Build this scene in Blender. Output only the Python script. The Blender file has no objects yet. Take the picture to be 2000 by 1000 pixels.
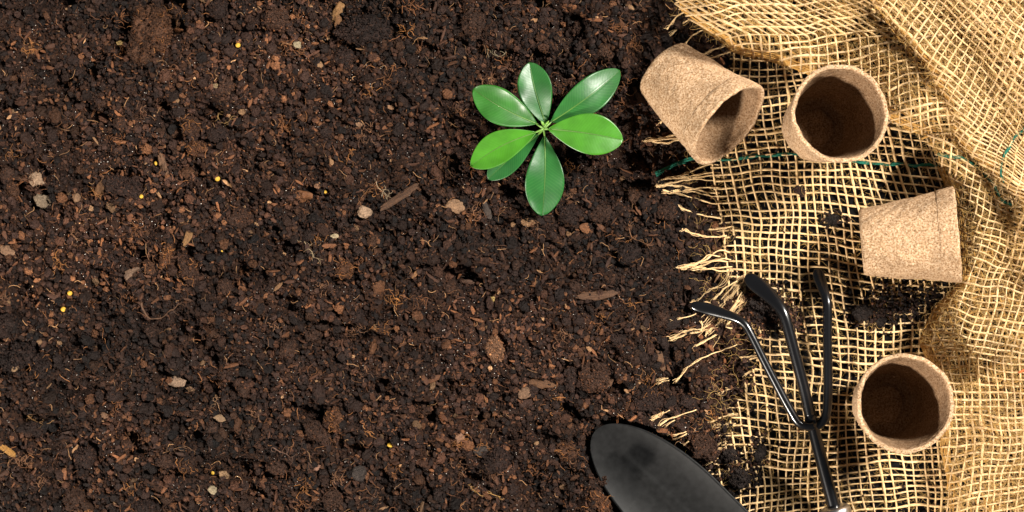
import bpy, math, random
import numpy as np
from mathutils import Vector, Matrix

# ------------------------------------------------------------------ units
S = 0.0003            # metres per unit of layout (one unit = one photo pixel on the table)
D = 4500.0            # camera height in layout units
random.seed(7)
rng = np.random.default_rng(7)
scene = bpy.context.scene
C = scene.collection

# ------------------------------------------------------------------ camera
cam_d = bpy.data.cameras.new('camera'); cam = bpy.data.objects.new('camera', cam_d); C.objects.link(cam)
cam.location = (0, 0, D * S); cam.rotation_euler = (0, 0, 0)
cam_d.sensor_width = 36; cam_d.lens = 36 * D / 2000.0
cam_d.clip_start = 0.05; cam_d.clip_end = 20
scene.camera = cam
# ------------------------------------------------------------------ light
# studio table: a small hard key lamp from the upper right, a second one low on the lower left, dim room
w = bpy.data.worlds.new('World'); scene.world = w; w.use_nodes = True
bgn = w.node_tree.nodes['Background']; bgn.inputs[0].default_value = (.75, .87, 1.0, 1); bgn.inputs[1].default_value = .045
def lamp(name, dx, dy, el, dist, size, energy, color, target):
    d = bpy.data.lights.new(name, 'AREA'); d.shape = 'DISK'; d.size = size; d.energy = energy; d.color = color
    o = bpy.data.objects.new(name, d); C.objects.link(o); e = math.radians(el)
    a = Vector((dx, dy, 0)).normalized() * math.cos(e) + Vector((0, 0, math.sin(e)))
    o.location = Vector(target) + a * dist; o.rotation_euler = a.to_track_quat('Z', 'Y').to_euler()
lamp('key_lamp', .84, .54, 41, 2.5, .55, 112, (1.0, .95, .87), (.1, 0, 0))
lamp('second_lamp', -.68, -.73, 31, 2.3, .21, 66, (1.0, .92, .82), (.12, 0, 0))
vs = scene.view_settings
vs.view_transform = 'Standard'; vs.look = 'None'; vs.gamma = 1.0; vs.use_curve_mapping = False; vs.exposure = 0.95

# ------------------------------------------------------------------ maths
def value_noise(seed):
    lat = np.random.default_rng(seed).random((256, 256))
    def f(x, y, scale):
        x = np.asarray(x, float) / scale + 1000; y = np.asarray(y, float) / scale + 1000
        xi = np.floor(x).astype(int); yi = np.floor(y).astype(int)
        fx = x - xi; fy = y - yi
        fx = fx * fx * fx * (fx * (fx * 6 - 15) + 10); fy = fy * fy * fy * (fy * (fy * 6 - 15) + 10)
        a = lat[xi & 255, yi & 255]; b = lat[(xi + 1) & 255, yi & 255]
        c = lat[xi & 255, (yi + 1) & 255]; d = lat[(xi + 1) & 255, (yi + 1) & 255]
        return (a * (1 - fx) + b * fx) * (1 - fy) + (c * (1 - fx) + d * fx) * fy - 0.5
    return f
N1, N2, N3, N4 = (value_noise(s) for s in (11, 22, 33, 44))
def smooth(a, b, x):
    t = np.clip((np.asarray(x, float) - a) / (b - a), 0, 1); return t * t * (3 - 2 * t)
def lerp_table(x, xs, ys): return np.interp(x, xs, ys)
def P(x, y, z):
    """photo pixel at height z -> layout point (y up), so measured outlines keep their place"""
    k = (D - z) / D
    return np.stack(np.broadcast_arrays((x - 1000.0) * k, (500.0 - y) * k, z + 0.0 * k), -1)
def seg_dist(x, y, poly, closed=False):
    """distance of points to a polyline"""
    p = np.array(poly, float)
    if closed: p = np.vstack([p, p[:1]])
    best = np.full(np.shape(x), 1e9)
    for (ax, ay), (bx, by) in zip(p[:-1], p[1:]):
        dx, dy = bx - ax, by - ay
        t = np.clip(((x - ax) * dx + (y - ay) * dy) / (dx * dx + dy * dy + 1e-9), 0, 1)
        best = np.minimum(best, np.hypot(x - ax - t * dx, y - ay - t * dy))
    return best
def inside(x, y, poly):
    p = np.array(poly, float); r = np.zeros(np.shape(x), bool)
    j = len(p) - 1
    for i in range(len(p)):
        xi, yi = p[i]; xj, yj = p[j]
        r ^= ((yi > y) != (yj > y)) & (x < (xj - xi) * (y - yi) / (yj - yi + 1e-12) + xi)
        j = i
    return r

# ------------------------------------------------------------------ mesh building
class MB:
    def __init__(self): self.v = []; self.t = []; self.q = []; self.c = []; self.n = 0
    def add(self, v, tris=None, quads=None, col=(1, 1, 1)):
        v = np.asarray(v, np.float32).reshape(-1, 3)
        if tris is not None and len(tris): self.t.append(np.asarray(tris, np.int64) + self.n)
        if quads is not None and len(quads): self.q.append(np.asarray(quads, np.int64) + self.n)
        c = np.asarray(col, np.float32)
        if c.ndim == 1: c = np.broadcast_to(c, (len(v), 3))
        self.v.append(v); self.c.append(c); self.n += len(v)
    def build(self, name, mat, parent=None, origin=(0, 0, 0), smooth_shade=True):
        v = (np.concatenate(self.v) - np.array(origin, np.float32)) * S
        t = np.concatenate(self.t) if self.t else np.zeros((0, 3), int)
        q = np.concatenate(self.q) if self.q else np.zeros((0, 4), int)
        me = bpy.data.meshes.new(name)
        me.vertices.add(len(v)); me.vertices.foreach_set('co', v.astype(np.float32).ravel())
        loops = np.concatenate([t.ravel(), q.ravel()]).astype(np.int32)
        me.loops.add(len(loops)); me.loops.foreach_set('vertex_index', loops)
        nf = len(t) + len(q)
        starts = np.concatenate([np.arange(len(t)) * 3, len(t) * 3 + np.arange(len(q)) * 4]).astype(np.int32)
        me.polygons.add(nf); me.polygons.foreach_set('loop_start', starts)
        try: me.polygons.foreach_set('loop_total', np.concatenate([np.full(len(t), 3), np.full(len(q), 4)]).astype(np.int32))
        except Exception: pass
        me.polygons.foreach_set('use_smooth', np.full(nf, smooth_shade))
        me.update(calc_edges=True)
        a = me.color_attributes.new('tint', 'FLOAT_COLOR', 'POINT')
        c = np.ones((len(v), 4), np.float32); c[:, :3] = np.concatenate(self.c)
        a.data.foreach_set('color', c.ravel())
        me.materials.append(mat)
        o = bpy.data.objects.new(name, me); C.objects.link(o)
        if parent is not None: o.parent = parent
        else: o.location = Vector(origin) * S
        return o

def tube(mb, pts, r, sides=6, col=(1, 1, 1), cap=True, flat=None, up=(0, 0, 1)):
    """tapered tube through pts; flat: per-point squash of the vertical radius"""
    p = np.asarray(pts, float); n = len(p)
    if n < 2: return
    t = np.gradient(p, axis=0); t /= np.linalg.norm(t, axis=1)[:, None] + 1e-9
    u = np.broadcast_to(np.array(up, float), t.shape)
    a = np.cross(t, u); l = np.linalg.norm(a, axis=1)
    bad = l < 0.05
    if bad.any(): a[bad] = np.cross(t[bad], (1.0, 0.1, 0)); l = np.linalg.norm(a, axis=1)
    a /= l[:, None] + 1e-9; b = np.cross(a, t)
    r = np.broadcast_to(np.asarray(r, float), (n,)); fl = np.ones(n) if flat is None else np.asarray(flat, float)
    ang = np.arange(sides) * 2 * math.pi / sides
    ring = a[:, None, :] * np.cos(ang)[None, :, None] * r[:, None, None] + b[:, None, :] * np.sin(ang)[None, :, None] * (r * fl)[:, None, None]
    v = (p[:, None, :] + ring).reshape(-1, 3)
    i = np.arange(n - 1)[:, None] * sides; j = np.arange(sides)[None, :]; k = (j + 1) % sides
    q = np.stack([i + j, i + k, i + sides + k, i + sides + j], -1).reshape(-1, 4)
    tr = []
    if cap:
        v = np.vstack([v, p[:1], p[-1:]])
        for m in range(sides):
            tr.append((n * sides, (m + 1) % sides, m)); tr.append((n * sides + 1, (n - 1) * sides + m, (n - 1) * sides + (m + 1) % sides))
    c = col
    if np.ndim(col) == 2:
        c = np.repeat(np.asarray(col, float), sides, axis=0)
        if cap: c = np.vstack([c, c[:1], c[-1:]])
    mb.add(v, tr, q, c)

def spline(pts, step=6.0):
    """Catmull-Rom through control points (any dimension), resampled finely"""
    p = np.array(pts, float); q = np.vstack([2 * p[0] - p[1], p, 2 * p[-1] - p[-2]])
    out = []
    for i in range(1, len(q) - 2):
        m = max(2, int(np.linalg.norm(q[i + 1][:3] - q[i][:3]) / step))
        t = np.linspace(0, 1, m, endpoint=False)[:, None]
        out.append(0.5 * (2 * q[i] + (q[i + 1] - q[i - 1]) * t + (2 * q[i - 1] - 5 * q[i] + 4 * q[i + 1] - q[i + 2]) * t ** 2 + (3 * q[i] - q[i - 1] - 3 * q[i + 1] + q[i + 2]) * t ** 3))
    out.append(p[-1:]); return np.vstack(out)

def ico(sub):
    g = (1 + 5 ** .5) / 2
    v = [(-1, g, 0), (1, g, 0), (-1, -g, 0), (1, -g, 0), (0, -1, g), (0, 1, g), (0, -1, -g), (0, 1, -g), (g, 0, -1), (g, 0, 1), (-g, 0, -1), (-g, 0, 1)]
    f = [(0, 11, 5), (0, 5, 1), (0, 1, 7), (0, 7, 10), (0, 10, 11), (1, 5, 9), (5, 11, 4), (11, 10, 2), (10, 7, 6), (7, 1, 8), (3, 9, 4), (3, 4, 2), (3, 2, 6), (3, 6, 8), (3, 8, 9), (4, 9, 5), (2, 4, 11), (6, 2, 10), (8, 6, 7), (9, 8, 1)]
    v = [Vector(x).normalized() for x in v]
    for _ in range(sub):
        cache = {}; nf = []
        def mid(a, b):
            k = (min(a, b), max(a, b))
            if k not in cache: v.append(((v[a] + v[b]) / 2).normalized()); cache[k] = len(v) - 1
            return cache[k]
        for a, b, c in f:
            ab, bc, ca = mid(a, b), mid(b, c), mid(c, a); nf += [(a, ab, ca), (b, bc, ab), (c, ca, bc), (ab, bc, ca)]
        f = nf
    return np.array([tuple(x) for x in v]), np.array(f)
ICO = [ico(k) for k in range(5)]
OCT = (np.array([(1, 0, 0), (-1, 0, 0), (0, 1, 0), (0, -1, 0), (0, 0, 1), (0, 0, -1)], float),
       np.array([(0, 2, 4), (2, 1, 4), (1, 3, 4), (3, 0, 4), (2, 0, 5), (1, 2, 5), (3, 1, 5), (0, 3, 5)]))
def rand_rot(n):
    q = rng.normal(size=(n, 4)); q /= np.linalg.norm(q, axis=1)[:, None]
    w_, x, y, z = q.T
    return np.stack([1 - 2 * (y * y + z * z), 2 * (x * y - z * w_), 2 * (x * z + y * w_), 2 * (x * y + z * w_), 1 - 2 * (x * x + z * z), 2 * (y * z - x * w_), 2 * (x * z - y * w_), 2 * (y * z + x * w_), 1 - 2 * (x * x + y * y)], -1).reshape(n, 3, 3)
def crumbs(mb, template, centre, r, col, jitter=0.25, squash=(1, .8, .7)):
    wet = np.clip(1.08 + 1.5 * N1(centre[:, 0] + 400, centre[:, 1], 170) + .9 * N3(centre[:, 0], centre[:, 1] + 90, 55), .5, 1.7)[:, None]; col = col * wet
    """many irregular grains at once"""
    tv, tf = template; n = len(centre); V = len(tv)
    v = tv[None] * (1 + rng.uniform(-jitter, jitter, (n, V, 1)))
    sc = np.array(squash)[None, None, :] * rng.uniform(.75, 1.25, (n, 1, 3))
    v = v * sc * r[:, None, None]
    v = np.einsum('nij,nvj->nvi', rand_rot(n), v) + centre[:, None, :]
    f = tf[None] + (np.arange(n) * V)[:, None, None]
    mb.add(v.reshape(-1, 3), f.reshape(-1, 3), None, np.repeat(col, V, axis=0))

# ------------------------------------------------------------------ materials
def mat(name, base=(.5, .5, .5), rough=.7, spec=.3, metallic=0, tint=True, vary=(600, .25), bump=(1500, .3, .0003), fine=None, sub=None, coat=0):
    m = bpy.data.materials.new(name); m.use_nodes = True; n = m.node_tree.nodes; l = m.node_tree.links
    b = n['Principled BSDF']; b.inputs['Roughness'].default_value = rough; b.inputs['Metallic'].default_value = metallic
    b.inputs['Specular IOR Level'].default_value = spec; b.inputs['Coat Weight'].default_value = coat
    b.inputs['Coat Roughness'].default_value = .08
    tc = n.new('ShaderNodeTexCoord')
    col = n.new('ShaderNodeRGB'); col.outputs[0].default_value = (*base, 1); src = col.outputs[0]
    if tint:
        at = n.new('ShaderNodeAttribute'); at.attribute_name = 'tint'
        mx = n.new('ShaderNodeMix'); mx.data_type = 'RGBA'; mx.blend_type = 'MULTIPLY'; mx.inputs[0].default_value = 1
        l.new(src, mx.inputs[6]); l.new(at.outputs[0], mx.inputs[7]); src = mx.outputs[2]
    if vary:
        nz = n.new('ShaderNodeTexNoise'); nz.inputs['Scale'].default_value = vary[0]; nz.inputs['Detail'].default_value = 4
        l.new(tc.outputs['Object'], nz.inputs['Vector'])
        mr = n.new('ShaderNodeMapRange'); mr.inputs[1].default_value = .3; mr.inputs[2].default_value = .7
        mr.inputs[3].default_value = 1 - vary[1]; mr.inputs[4].default_value = 1 + vary[1]
        l.new(nz.outputs[0], mr.inputs[0])
        mx = n.new('ShaderNodeVectorMath'); mx.operation = 'SCALE'
        l.new(src, mx.inputs[0]); l.new(mr.outputs[0], mx.inputs[3]); src = mx.outputs[0]
    l.new(src, b.inputs['Base Color'])
    if bump:
        nz = n.new('ShaderNodeTexNoise'); nz.inputs['Scale'].default_value = bump[0]; nz.inputs['Detail'].default_value = 5
        l.new(tc.outputs['Object'], nz.inputs['Vector'])
        bp = n.new('ShaderNodeBump'); bp.inputs['Strength'].default_value = bump[1]; bp.inputs['Distance'].default_value = bump[2]
        l.new(nz.outputs[0], bp.inputs['Height']); l.new(bp.outputs[0], b.inputs['Normal'])
    return m
M = {}
M['table'] = mat('dark_table', (.005, .0045, .0045), .85, .05, tint=False, vary=(60, .3), bump=(300, .2, .0004))
M['soil'] = mat('soil', (1, 1, 1), .85, .12, vary=(900, .5), bump=(2200, .8, .0004))
M['soil_bit'] = mat('soil_bit', (1, 1, 1), .7, .16, vary=(1500, .65), bump=(3000, 1, .0005))
M['fibre'] = mat('plant_fibre', (1, 1, 1), .7, .3, vary=(1500, .3), bump=None)
M['wood'] = mat('bark_chip', (1, 1, 1), .75, .25, vary=(1500, .45), bump=(2500, .7, .0003))
M['jute'] = mat('jute', (1, 1, 1), .85, .15, vary=(900, .22), bump=(4000, .8, .0003))
M['green_yarn'] = mat('green_yarn', (.007, .085, .055), .8, .2, tint=False, vary=(1500, .4), bump=(4000, .6, .0003))
M['ball'] = mat('fertiliser', (.42, .25, .03), .6, .2, tint=False, vary=(1500, .15), bump=(1500, .2, .0002))
M['black_paint'] = mat('black_enamel', (.003, .003, .0035), .25, .35, tint=False, vary=None, bump=(900, .06, .0003), coat=.4)
M['blade'] = mat('dusty_black_steel', (.0075, .0075, .0076), .46, .085, tint=False, vary=(260, .3), bump=(2500, .15, .0002))
M['steel'] = mat('brushed_steel', (.55, .53, .5), .3, .5, 1.0, tint=False, vary=(400, .15), bump=(1500, .1, .0002))
M['handle'] = mat('ash_wood', (.45, .28, .13), .5, .3, tint=False, vary=(300, .2), bump=(900, .2, .0003))

def peat_material():
    m = bpy.data.materials.new('pressed_peat'); m.use_nodes = True; n = m.node_tree.nodes; l = m.node_tree.links
    b = n['Principled BSDF']; b.inputs['Roughness'].default_value = .9; b.inputs['Specular IOR Level'].default_value = .12
    tc = n.new('ShaderNodeTexCoord')
    def noise(scale, detail, stretch=None):
        z = n.new('ShaderNodeTexNoise'); z.inputs['Scale'].default_value = scale; z.inputs['Detail'].default_value = detail; z.inputs['Roughness'].default_value = .7
        if stretch:
            mp = n.new('ShaderNodeMapping'); mp.inputs['Scale'].default_value = stretch; l.new(tc.outputs['Object'], mp.inputs[0]); l.new(mp.outputs[0], z.inputs['Vector'])
        else: l.new(tc.outputs['Object'], z.inputs['Vector'])
        return z
    a = noise(950, 7); r = n.new('ShaderNodeValToRGB')
    e = r.color_ramp.elements; e[0].position = .30; e[0].color = (.06, .030, .013, 1); e[1].position = .50; e[1].color = (.37, .235, .132, 1)
    x = r.color_ramp.elements.new(.43); x.color = (.25, .148, .075, 1)
    x = r.color_ramp.elements.new(.66); x.color = (.54, .40, .27, 1)
    l.new(a.outputs[0], r.inputs[0])
    c = noise(70, 3); mr = n.new('ShaderNodeMapRange'); mr.inputs[1].default_value = .3; mr.inputs[2].default_value = .7; mr.inputs[3].default_value = .8; mr.inputs[4].default_value = 1.18
    l.new(c.outputs[0], mr.inputs[0])
    sc = n.new('ShaderNodeVectorMath'); sc.operation = 'SCALE'; l.new(r.outputs[0], sc.inputs[0]); l.new(mr.outputs[0], sc.inputs[3])
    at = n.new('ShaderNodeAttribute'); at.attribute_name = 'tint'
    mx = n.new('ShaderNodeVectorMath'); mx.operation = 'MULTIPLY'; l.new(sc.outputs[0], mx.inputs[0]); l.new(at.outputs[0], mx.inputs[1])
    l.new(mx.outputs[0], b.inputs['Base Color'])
    g = noise(1100, 6); bp = n.new('ShaderNodeBump'); bp.inputs['Strength'].default_value = 1; bp.inputs['Distance'].default_value = .0006
    l.new(g.outputs[0], bp.inputs['Height']); l.new(bp.outputs[0], b.inputs['Normal'])
    return m
M['peat'] = peat_material()

def leaf_material():
    # tint: r = along the leaf 0..1, g = across |s| 0..1, b = freshness
    m = bpy.data.materials.new('glossy_leaf'); m.use_nodes = True; n = m.node_tree.nodes; l = m.node_tree.links
    b = n['Principled BSDF']; b.inputs['Roughness'].default_value = .38; b.inputs['Specular IOR Level'].default_value = .45
    at = n.new('ShaderNodeAttribute'); at.attribute_name = 'tint'; sp = n.new('ShaderNodeSeparateColor'); l.new(at.outputs[0], sp.inputs[0])
    def ma(op, a_, b_=None, c_=None):
        k = n.new('ShaderNodeMath'); k.operation = op
        for i, x in enumerate((a_, b_, c_)):
            if x is None: continue
            if isinstance(x, (int, float)): k.inputs[i].default_value = x
            else: l.new(x, k.inputs[i])
        return k.outputs[0]
    tc = n.new('ShaderNodeTexCoord'); nz = n.new('ShaderNodeTexNoise'); nz.inputs['Scale'].default_value = 110; nz.inputs['Detail'].default_value = 5; l.new(tc.outputs['Object'], nz.inputs['Vector'])
    # side veins run forward from the midrib
    ph = ma('ADD', ma('MULTIPLY', ma('SUBTRACT', sp.outputs[0], ma('MULTIPLY', sp.outputs[1], .16)), 75), ma('MULTIPLY', nz.outputs[0], 3))
    vein = ma('POWER', ma('ABSOLUTE', ma('COSINE', ph)), 14)
    fresh = n.new('ShaderNodeMix'); fresh.data_type = 'RGBA'; l.new(sp.outputs[2], fresh.inputs[0])
    fresh.inputs[6].default_value = (.008, .070, .018, 1); fresh.inputs[7].default_value = (.042, .17, .008, 1)
    vm = n.new('ShaderNodeMix'); vm.data_type = 'RGBA'; l.new(ma('MULTIPLY', vein, .18), vm.inputs[0]); l.new(fresh.outputs[2], vm.inputs[6]); vm.inputs[7].default_value = (.08, .22, .05, 1)
    mr = n.new('ShaderNodeMapRange'); mr.inputs[1].default_value = .3; mr.inputs[2].default_value = .7; mr.inputs[3].default_value = .8; mr.inputs[4].default_value = 1.2; l.new(nz.outputs[0], mr.inputs[0])
    sc = n.new('ShaderNodeVectorMath'); sc.operation = 'SCALE'; l.new(vm.outputs[2], sc.inputs[0]); l.new(mr.outputs[0], sc.inputs[3])
    l.new(sc.outputs[0], b.inputs['Base Color'])
    bp = n.new('ShaderNodeBump'); bp.inputs['Strength'].default_value = .25; bp.inputs['Distance'].default_value = .0004
    n2 = n.new('ShaderNodeTexNoise'); n2.inputs['Scale'].default_value = 260; l.new(tc.outputs['Object'], n2.inputs['Vector'])
    l.new(ma('SUBTRACT', n2.outputs[0], ma('MULTIPLY', vein, .07)), bp.inputs['Height']); l.new(bp.outputs[0], b.inputs['Normal'])
    tr = n.new('ShaderNodeBsdfTranslucent'); tr.inputs[0].default_value = (.08, .26, .01, 1)
    mixs = n.new('ShaderNodeMixShader'); mixs.inputs[0].default_value = .16; out = n['Material Output']
    l.new(b.outputs[0], mixs.inputs[1]); l.new(tr.outputs[0], mixs.inputs[2]); l.new(mixs.outputs[0], out.inputs[0])
    return m
M['leaf'] = leaf_material()
M['rib'] = mat('leaf_rib', (.09, .20, .035), .45, .4, tint=True, vary=(300, .15), bump=None)

# ------------------------------------------------------------------ scene bookkeeping
def tag(o, label=None, cat=None, group=None, kind=None):
    if label: o['label'] = label
    if cat: o['category'] = cat
    if group: o['group'] = group
    if kind: o['kind'] = kind
    return o
def thing(name, loc, label, cat, group=None):
    o = bpy.data.objects.new(name, None); o.empty_display_size = .01; C.objects.link(o); o.location = Vector(loc) * S
    return tag(o, label, cat, group)

# ------------------------------------------------------------------ ground heights
TIP = np.array([1163., 840.]); AX = np.array([.735, .678]); PX = np.array([.678, -.735])     # trowel frame in photo pixels
def blade_half(t):
    return 90 * np.clip(1 - np.clip(1 - np.asarray(t, float) / 230, 0, 1) ** 2.2, 0, 1) ** (1 / 1.9)
def soil_edge(y):
    return lerp_table(y, [-200, 0, 100, 200, 300, 420, 520, 600, 700, 800, 900, 1000, 1200], [1400, 1400, 1400, 1330, 1330, 1400, 1420, 1470, 1440, 1430, 1410, 1400, 1400])
def soil_body(x, y):
    e = soil_edge(y)
    return 44 * smooth(e + 60, e - 170, x)
def soil_h(x, y):
    x = np.asarray(x, float); y = np.asarray(y, float)
    body = soil_body(x, y); k = np.clip(body / 30, 0, 1)
    n = 30 * N1(x, y, 150) + 24 * N2(x, y * 1.4, 62) + 13 * N3(x, y, 30) + 8 * N4(x, y, 14) + 4 * N1(x + 99, y, 7)
    pits = -20 * smooth(.16, .40, N3(x + 500, y * 1.3, 70)) - 8 * smooth(.2, .36, N2(x + 900, y, 34))
    h = body + (n + pits) * k
    # hollow where the trowel blade lies, heap over its left edge
    rx, ry = x - TIP[0], y - TIP[1]; t = rx * AX[0] + ry * AX[1]; s = rx * PX[0] + ry * PX[1]
    hw = blade_half(t + 12) + 6
    inb = smooth(0, 10, t + 14) * smooth(0, 12, hw - np.abs(s) + 4)
    h = h * (1 - inb) + np.minimum(h, 8) * inb
    heap = np.exp(-((x - 1148) ** 2 / (2 * 24 ** 2) + (y - 990) ** 2 / (2 * 48 ** 2)))
    h = h + heap * (92 + 10 * N2(x, y, 18) + 10 * N3(x, y, 9)) 
    # a shallow dip around the seedling
    return h

# table
mb = MB(); mb.add([(-3200, -2600, 0), (3200, -2600, 0), (3200, 2600, 0), (-3200, 2600, 0)], None, [(0, 1, 2, 3)])
tag(mb.build('table_top', M['table'], smooth_shade=False), 'matt black surface seen through the open weave', 'table', kind='structure')

# soil bed: one continuous sheet
X0, X1, Y0, Y1, ST = -260, 1560, -220, 1230, 2.6
xs = np.arange(X0, X1, ST); ys = np.arange(Y0, Y1, ST); gx, gy = np.meshgrid(xs, ys)
edge_fade = smooth(0, 60, gx - X0) * smooth(0, 60, gy - Y0) * smooth(0, 60, Y1 - gy)
gz = soil_h(gx, gy) * edge_fade - 3 * (1 - smooth(2, 10, soil_body(gx, gy)))
v = np.stack([(gx - 1000), (500 - gy), gz], -1).reshape(-1, 3)
nx, ny = len(xs), len(ys); ii = (np.arange(ny - 1)[:, None] * nx + np.arange(nx - 1)[None]).ravel()
tone = np.clip(1 + 1.1 * N2(gx, gy, 45) + .9 * N4(gx, gy, 12), .35, 2.2).reshape(-1, 1)
red = np.clip(.5 + N1(gx + 70, gy, 90), 0, 1).reshape(-1, 1)
colv = tone * (np.array([[.012, .0062, .0042]]) * (1 - red) + np.array([[.020, .0085, .0042]]) * red)
mb = MB(); mb.add(v, None, np.stack([ii, ii + nx, ii + nx + 1, ii + 1], -1), colv)
tag(mb.build('soil', M['soil']), 'bed of dark brown potting soil', 'soil', kind='structure')

# ------------------------------------------------------------------ loose soil: crumbs, chips, fibres (nobody could count them)
def to_l(x, y, z): return np.stack([x - 1000, 500 - y, z], -1)
def soil_colour(n, bright=1.0, flecks=False):
    k = rng.random(n); base = np.where((k < .55)[:, None], (.0118, .0056, .0038), np.where((k < .86)[:, None], (.0235, .0098, .0053), (.050, .0205, .0088)))
    k2 = rng.random(n); base = np.where((k2 > .993)[:, None], np.array([[.13, .072, .036]]), base)
    if flecks: base = np.where((rng.random(n) > .990)[:, None], np.array([[.30, .27, .24]]), base)
    return base * (.30 + 1.85 * rng.random((n, 1)) ** 1.9) * bright
def scatter(n, pad=110):
    x = rng.uniform(-pad, 1500, n); y = rng.uniform(-pad, 1000 + pad, n)
    keep = (x < soil_edge(y) + rng.normal(0, 32, n) - 5)
    rx, ry = x - TIP[0], y - TIP[1]; t = rx * AX[0] + ry * AX[1]; s = rx * PX[0] + ry * PX[1]
    onblade = (t > -6) & (np.abs(s) < blade_half(t + 4) + 5) & ~((x < 1190) & (y > 920))
    keep &= ~onblade
    return x[keep], y[keep]
mb = MB()
x, y = scatter(130000); r = rng.uniform(1.0, 3.3, len(x)); 
crumbs(mb, OCT, to_l(x, y, soil_h(x, y) + r * .4), r, soil_colour(len(x), 1.1, False), .35)
x, y = scatter(6000); r = rng.uniform(.5, 1.1, len(x))
crumbs(mb, OCT, to_l(x, y, soil_h(x, y) + 2.5), r, np.full((len(x), 3), (.50, .46, .42)), .3)  # tiny pale grains: glints of the soil put in as light colour
x, y = scatter(52000); dens = N1(x + 333, y, 110) + .35 * N2(x, y, 40); k = dens + rng.uniform(-.5, .5, len(x)) > -.25; x, y = x[k], y[k]
r = 2.6 + 4.6 * rng.random(len(x)) ** 2.4
crumbs(mb, ICO[1], to_l(x, y, soil_h(x, y) + r * .35), r, soil_colour(len(x), 1.1), .3)
x, y = scatter(1900); r = 6 + 8 * rng.random(len(x)) ** 2.2
crumbs(mb, ICO[2], to_l(x, y, soil_h(x, y) + r * .2), r, soil_colour(len(x), .95), .19)
tag(mb.build('soil_crumbs', M['soil_bit'], smooth_shade=False), 'loose dark brown soil crumbs covering the bed', 'soil crumbs', kind='stuff')

mb = MB()
x, y = scatter(2600); n = len(x); r = 4 + 7 * rng.random(n) ** 2
k = rng.random((n, 1)); cc = np.where(k < .55, (.040, .0150, .0065), np.where(k < .96, (.080, .030, .011), (.17, .09, .042))) * rng.uniform(.6, 1.4, (n, 1))
crumbs(mb, ICO[1], to_l(x, y, soil_h(x, y) + 3.5), r, cc, .22, (1.3, .42, .25))
tag(mb.build('bark_flakes', M['wood'], smooth_shade=False), 'small reddish brown bark flakes mixed in the soil', 'bark flakes', kind='stuff')

mb = MB()
def curl(x, y, z, length, r, n=9, wild=.5, lift=1.0):
    a = random.uniform(0, 6.283); c = random.gauss(0, wild * .5); st = length / n; pts = []
    for i in range(n):
        pts.append((x - 1000, 500 - y, z + lift * 3 * math.sin(3.14 * i / (n - 1))))
        a += c + random.gauss(0, wild); x += st * math.cos(a); y += st * math.sin(a); z += random.gauss(0, .8)
    return pts
x, y = scatter(1900); z = soil_h(x, y)
for i in range(len(x)):
    b_ = random.uniform(.5, 1.5); c_ = random.choice([(.09, .033, .011), (.15, .058, .017), (.22, .115, .05)])
    tube(mb, curl(x[i], y[i], z[i] + random.uniform(2, 6), random.uniform(8, 30), .5, 9, .3), random.uniform(.3, .75), 3, tuple(q * b_ for q in c_), cap=False)
cx, cy = scatter(110, 20)
for i in range(len(cx)):
    c_ = random.choice([(.13, .048, .014), (.19, .075, .018), (.12, .055, .025)])
    for j in range(random.randint(8, 26)):
        px, py = cx[i] + random.gauss(0, 8), cy[i] + random.gauss(0, 7); b_ = random.uniform(.5, 1.4)
        tube(mb, curl(px, py, float(soil_h(px, py)) + random.uniform(4, 9), random.uniform(7, 22), .5, 8, .38), random.uniform(.3, .7), 3, tuple(q * b_ for q in c_), cap=False)
tag(mb.build('root_fibres', M['fibre']), 'fine orange brown root hairs tangled in the soil', 'root fibres', kind='stuff')

# ------------------------------------------------------------------ clods, stones, chips one can point at
def lump(mb, cx, cy, cz, rx, ry, rz, ang, col, rough=.16, sub=4, seed=0, grains=0, spread=.35):
    tv, tf = ICO[sub]; s = seed * 37.1
    r = 1 + rough * 2.2 * N1(tv[:, 0] * 10 + s, tv[:, 1] * 10 + tv[:, 2] * 7, 6) + rough * 1.4 * N2(tv[:, 0] * 10 + s, tv[:, 1] * 10 - tv[:, 2] * 9, 2.6) + rough * .8 * N3(tv[:, 0] * 10 + tv[:, 2] * 8, tv[:, 1] * 10 + s, 1.1)
    v = tv * r[:, None] * np.array([rx, ry, rz]); ca, sa = math.cos(ang), math.sin(ang)
    v = np.stack([v[:, 0] * ca - v[:, 1] * sa, v[:, 0] * sa + v[:, 1] * ca, v[:, 2]], -1)
    cen = np.array([cx, cy, cz]); tone = 1 + .5 * N4(tv[:, 0] * 10 + s, tv[:, 1] * 10 + tv[:, 2] * 5, 3)
    mb.add(v + cen, tf, None, np.array([col]) * tone[:, None])
    if grains:
        top = np.where(v[:, 2] > -.2 * rz)[0]; pick = rng.choice(top, grains); rr = rng.uniform(.8, 2.6, grains) * (1 + rx / 60)
        gc = np.array([col]) * rng.uniform(.5, 1.5, (grains, 1)) * np.where(rng.random((grains, 1)) > .85, (2.0, 1.7, 1.3), (1, 1, 1))
        crumbs(mb, OCT, v[pick] * rng.uniform(.97, 1.05, (grains, 1)) + cen, rr, gc, .3)
DARK, MID, RUST, GREY = (.0130, .0064, .0045), (.025, .0115, .0066), (.044, .0185, .0085), (.024, .0180, .0150)
def ground(x, y): return float(np.mean(soil_h(np.array([x - 6, x, x + 6, x]), np.array([y, y - 6, y, y + 6]))))
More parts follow.
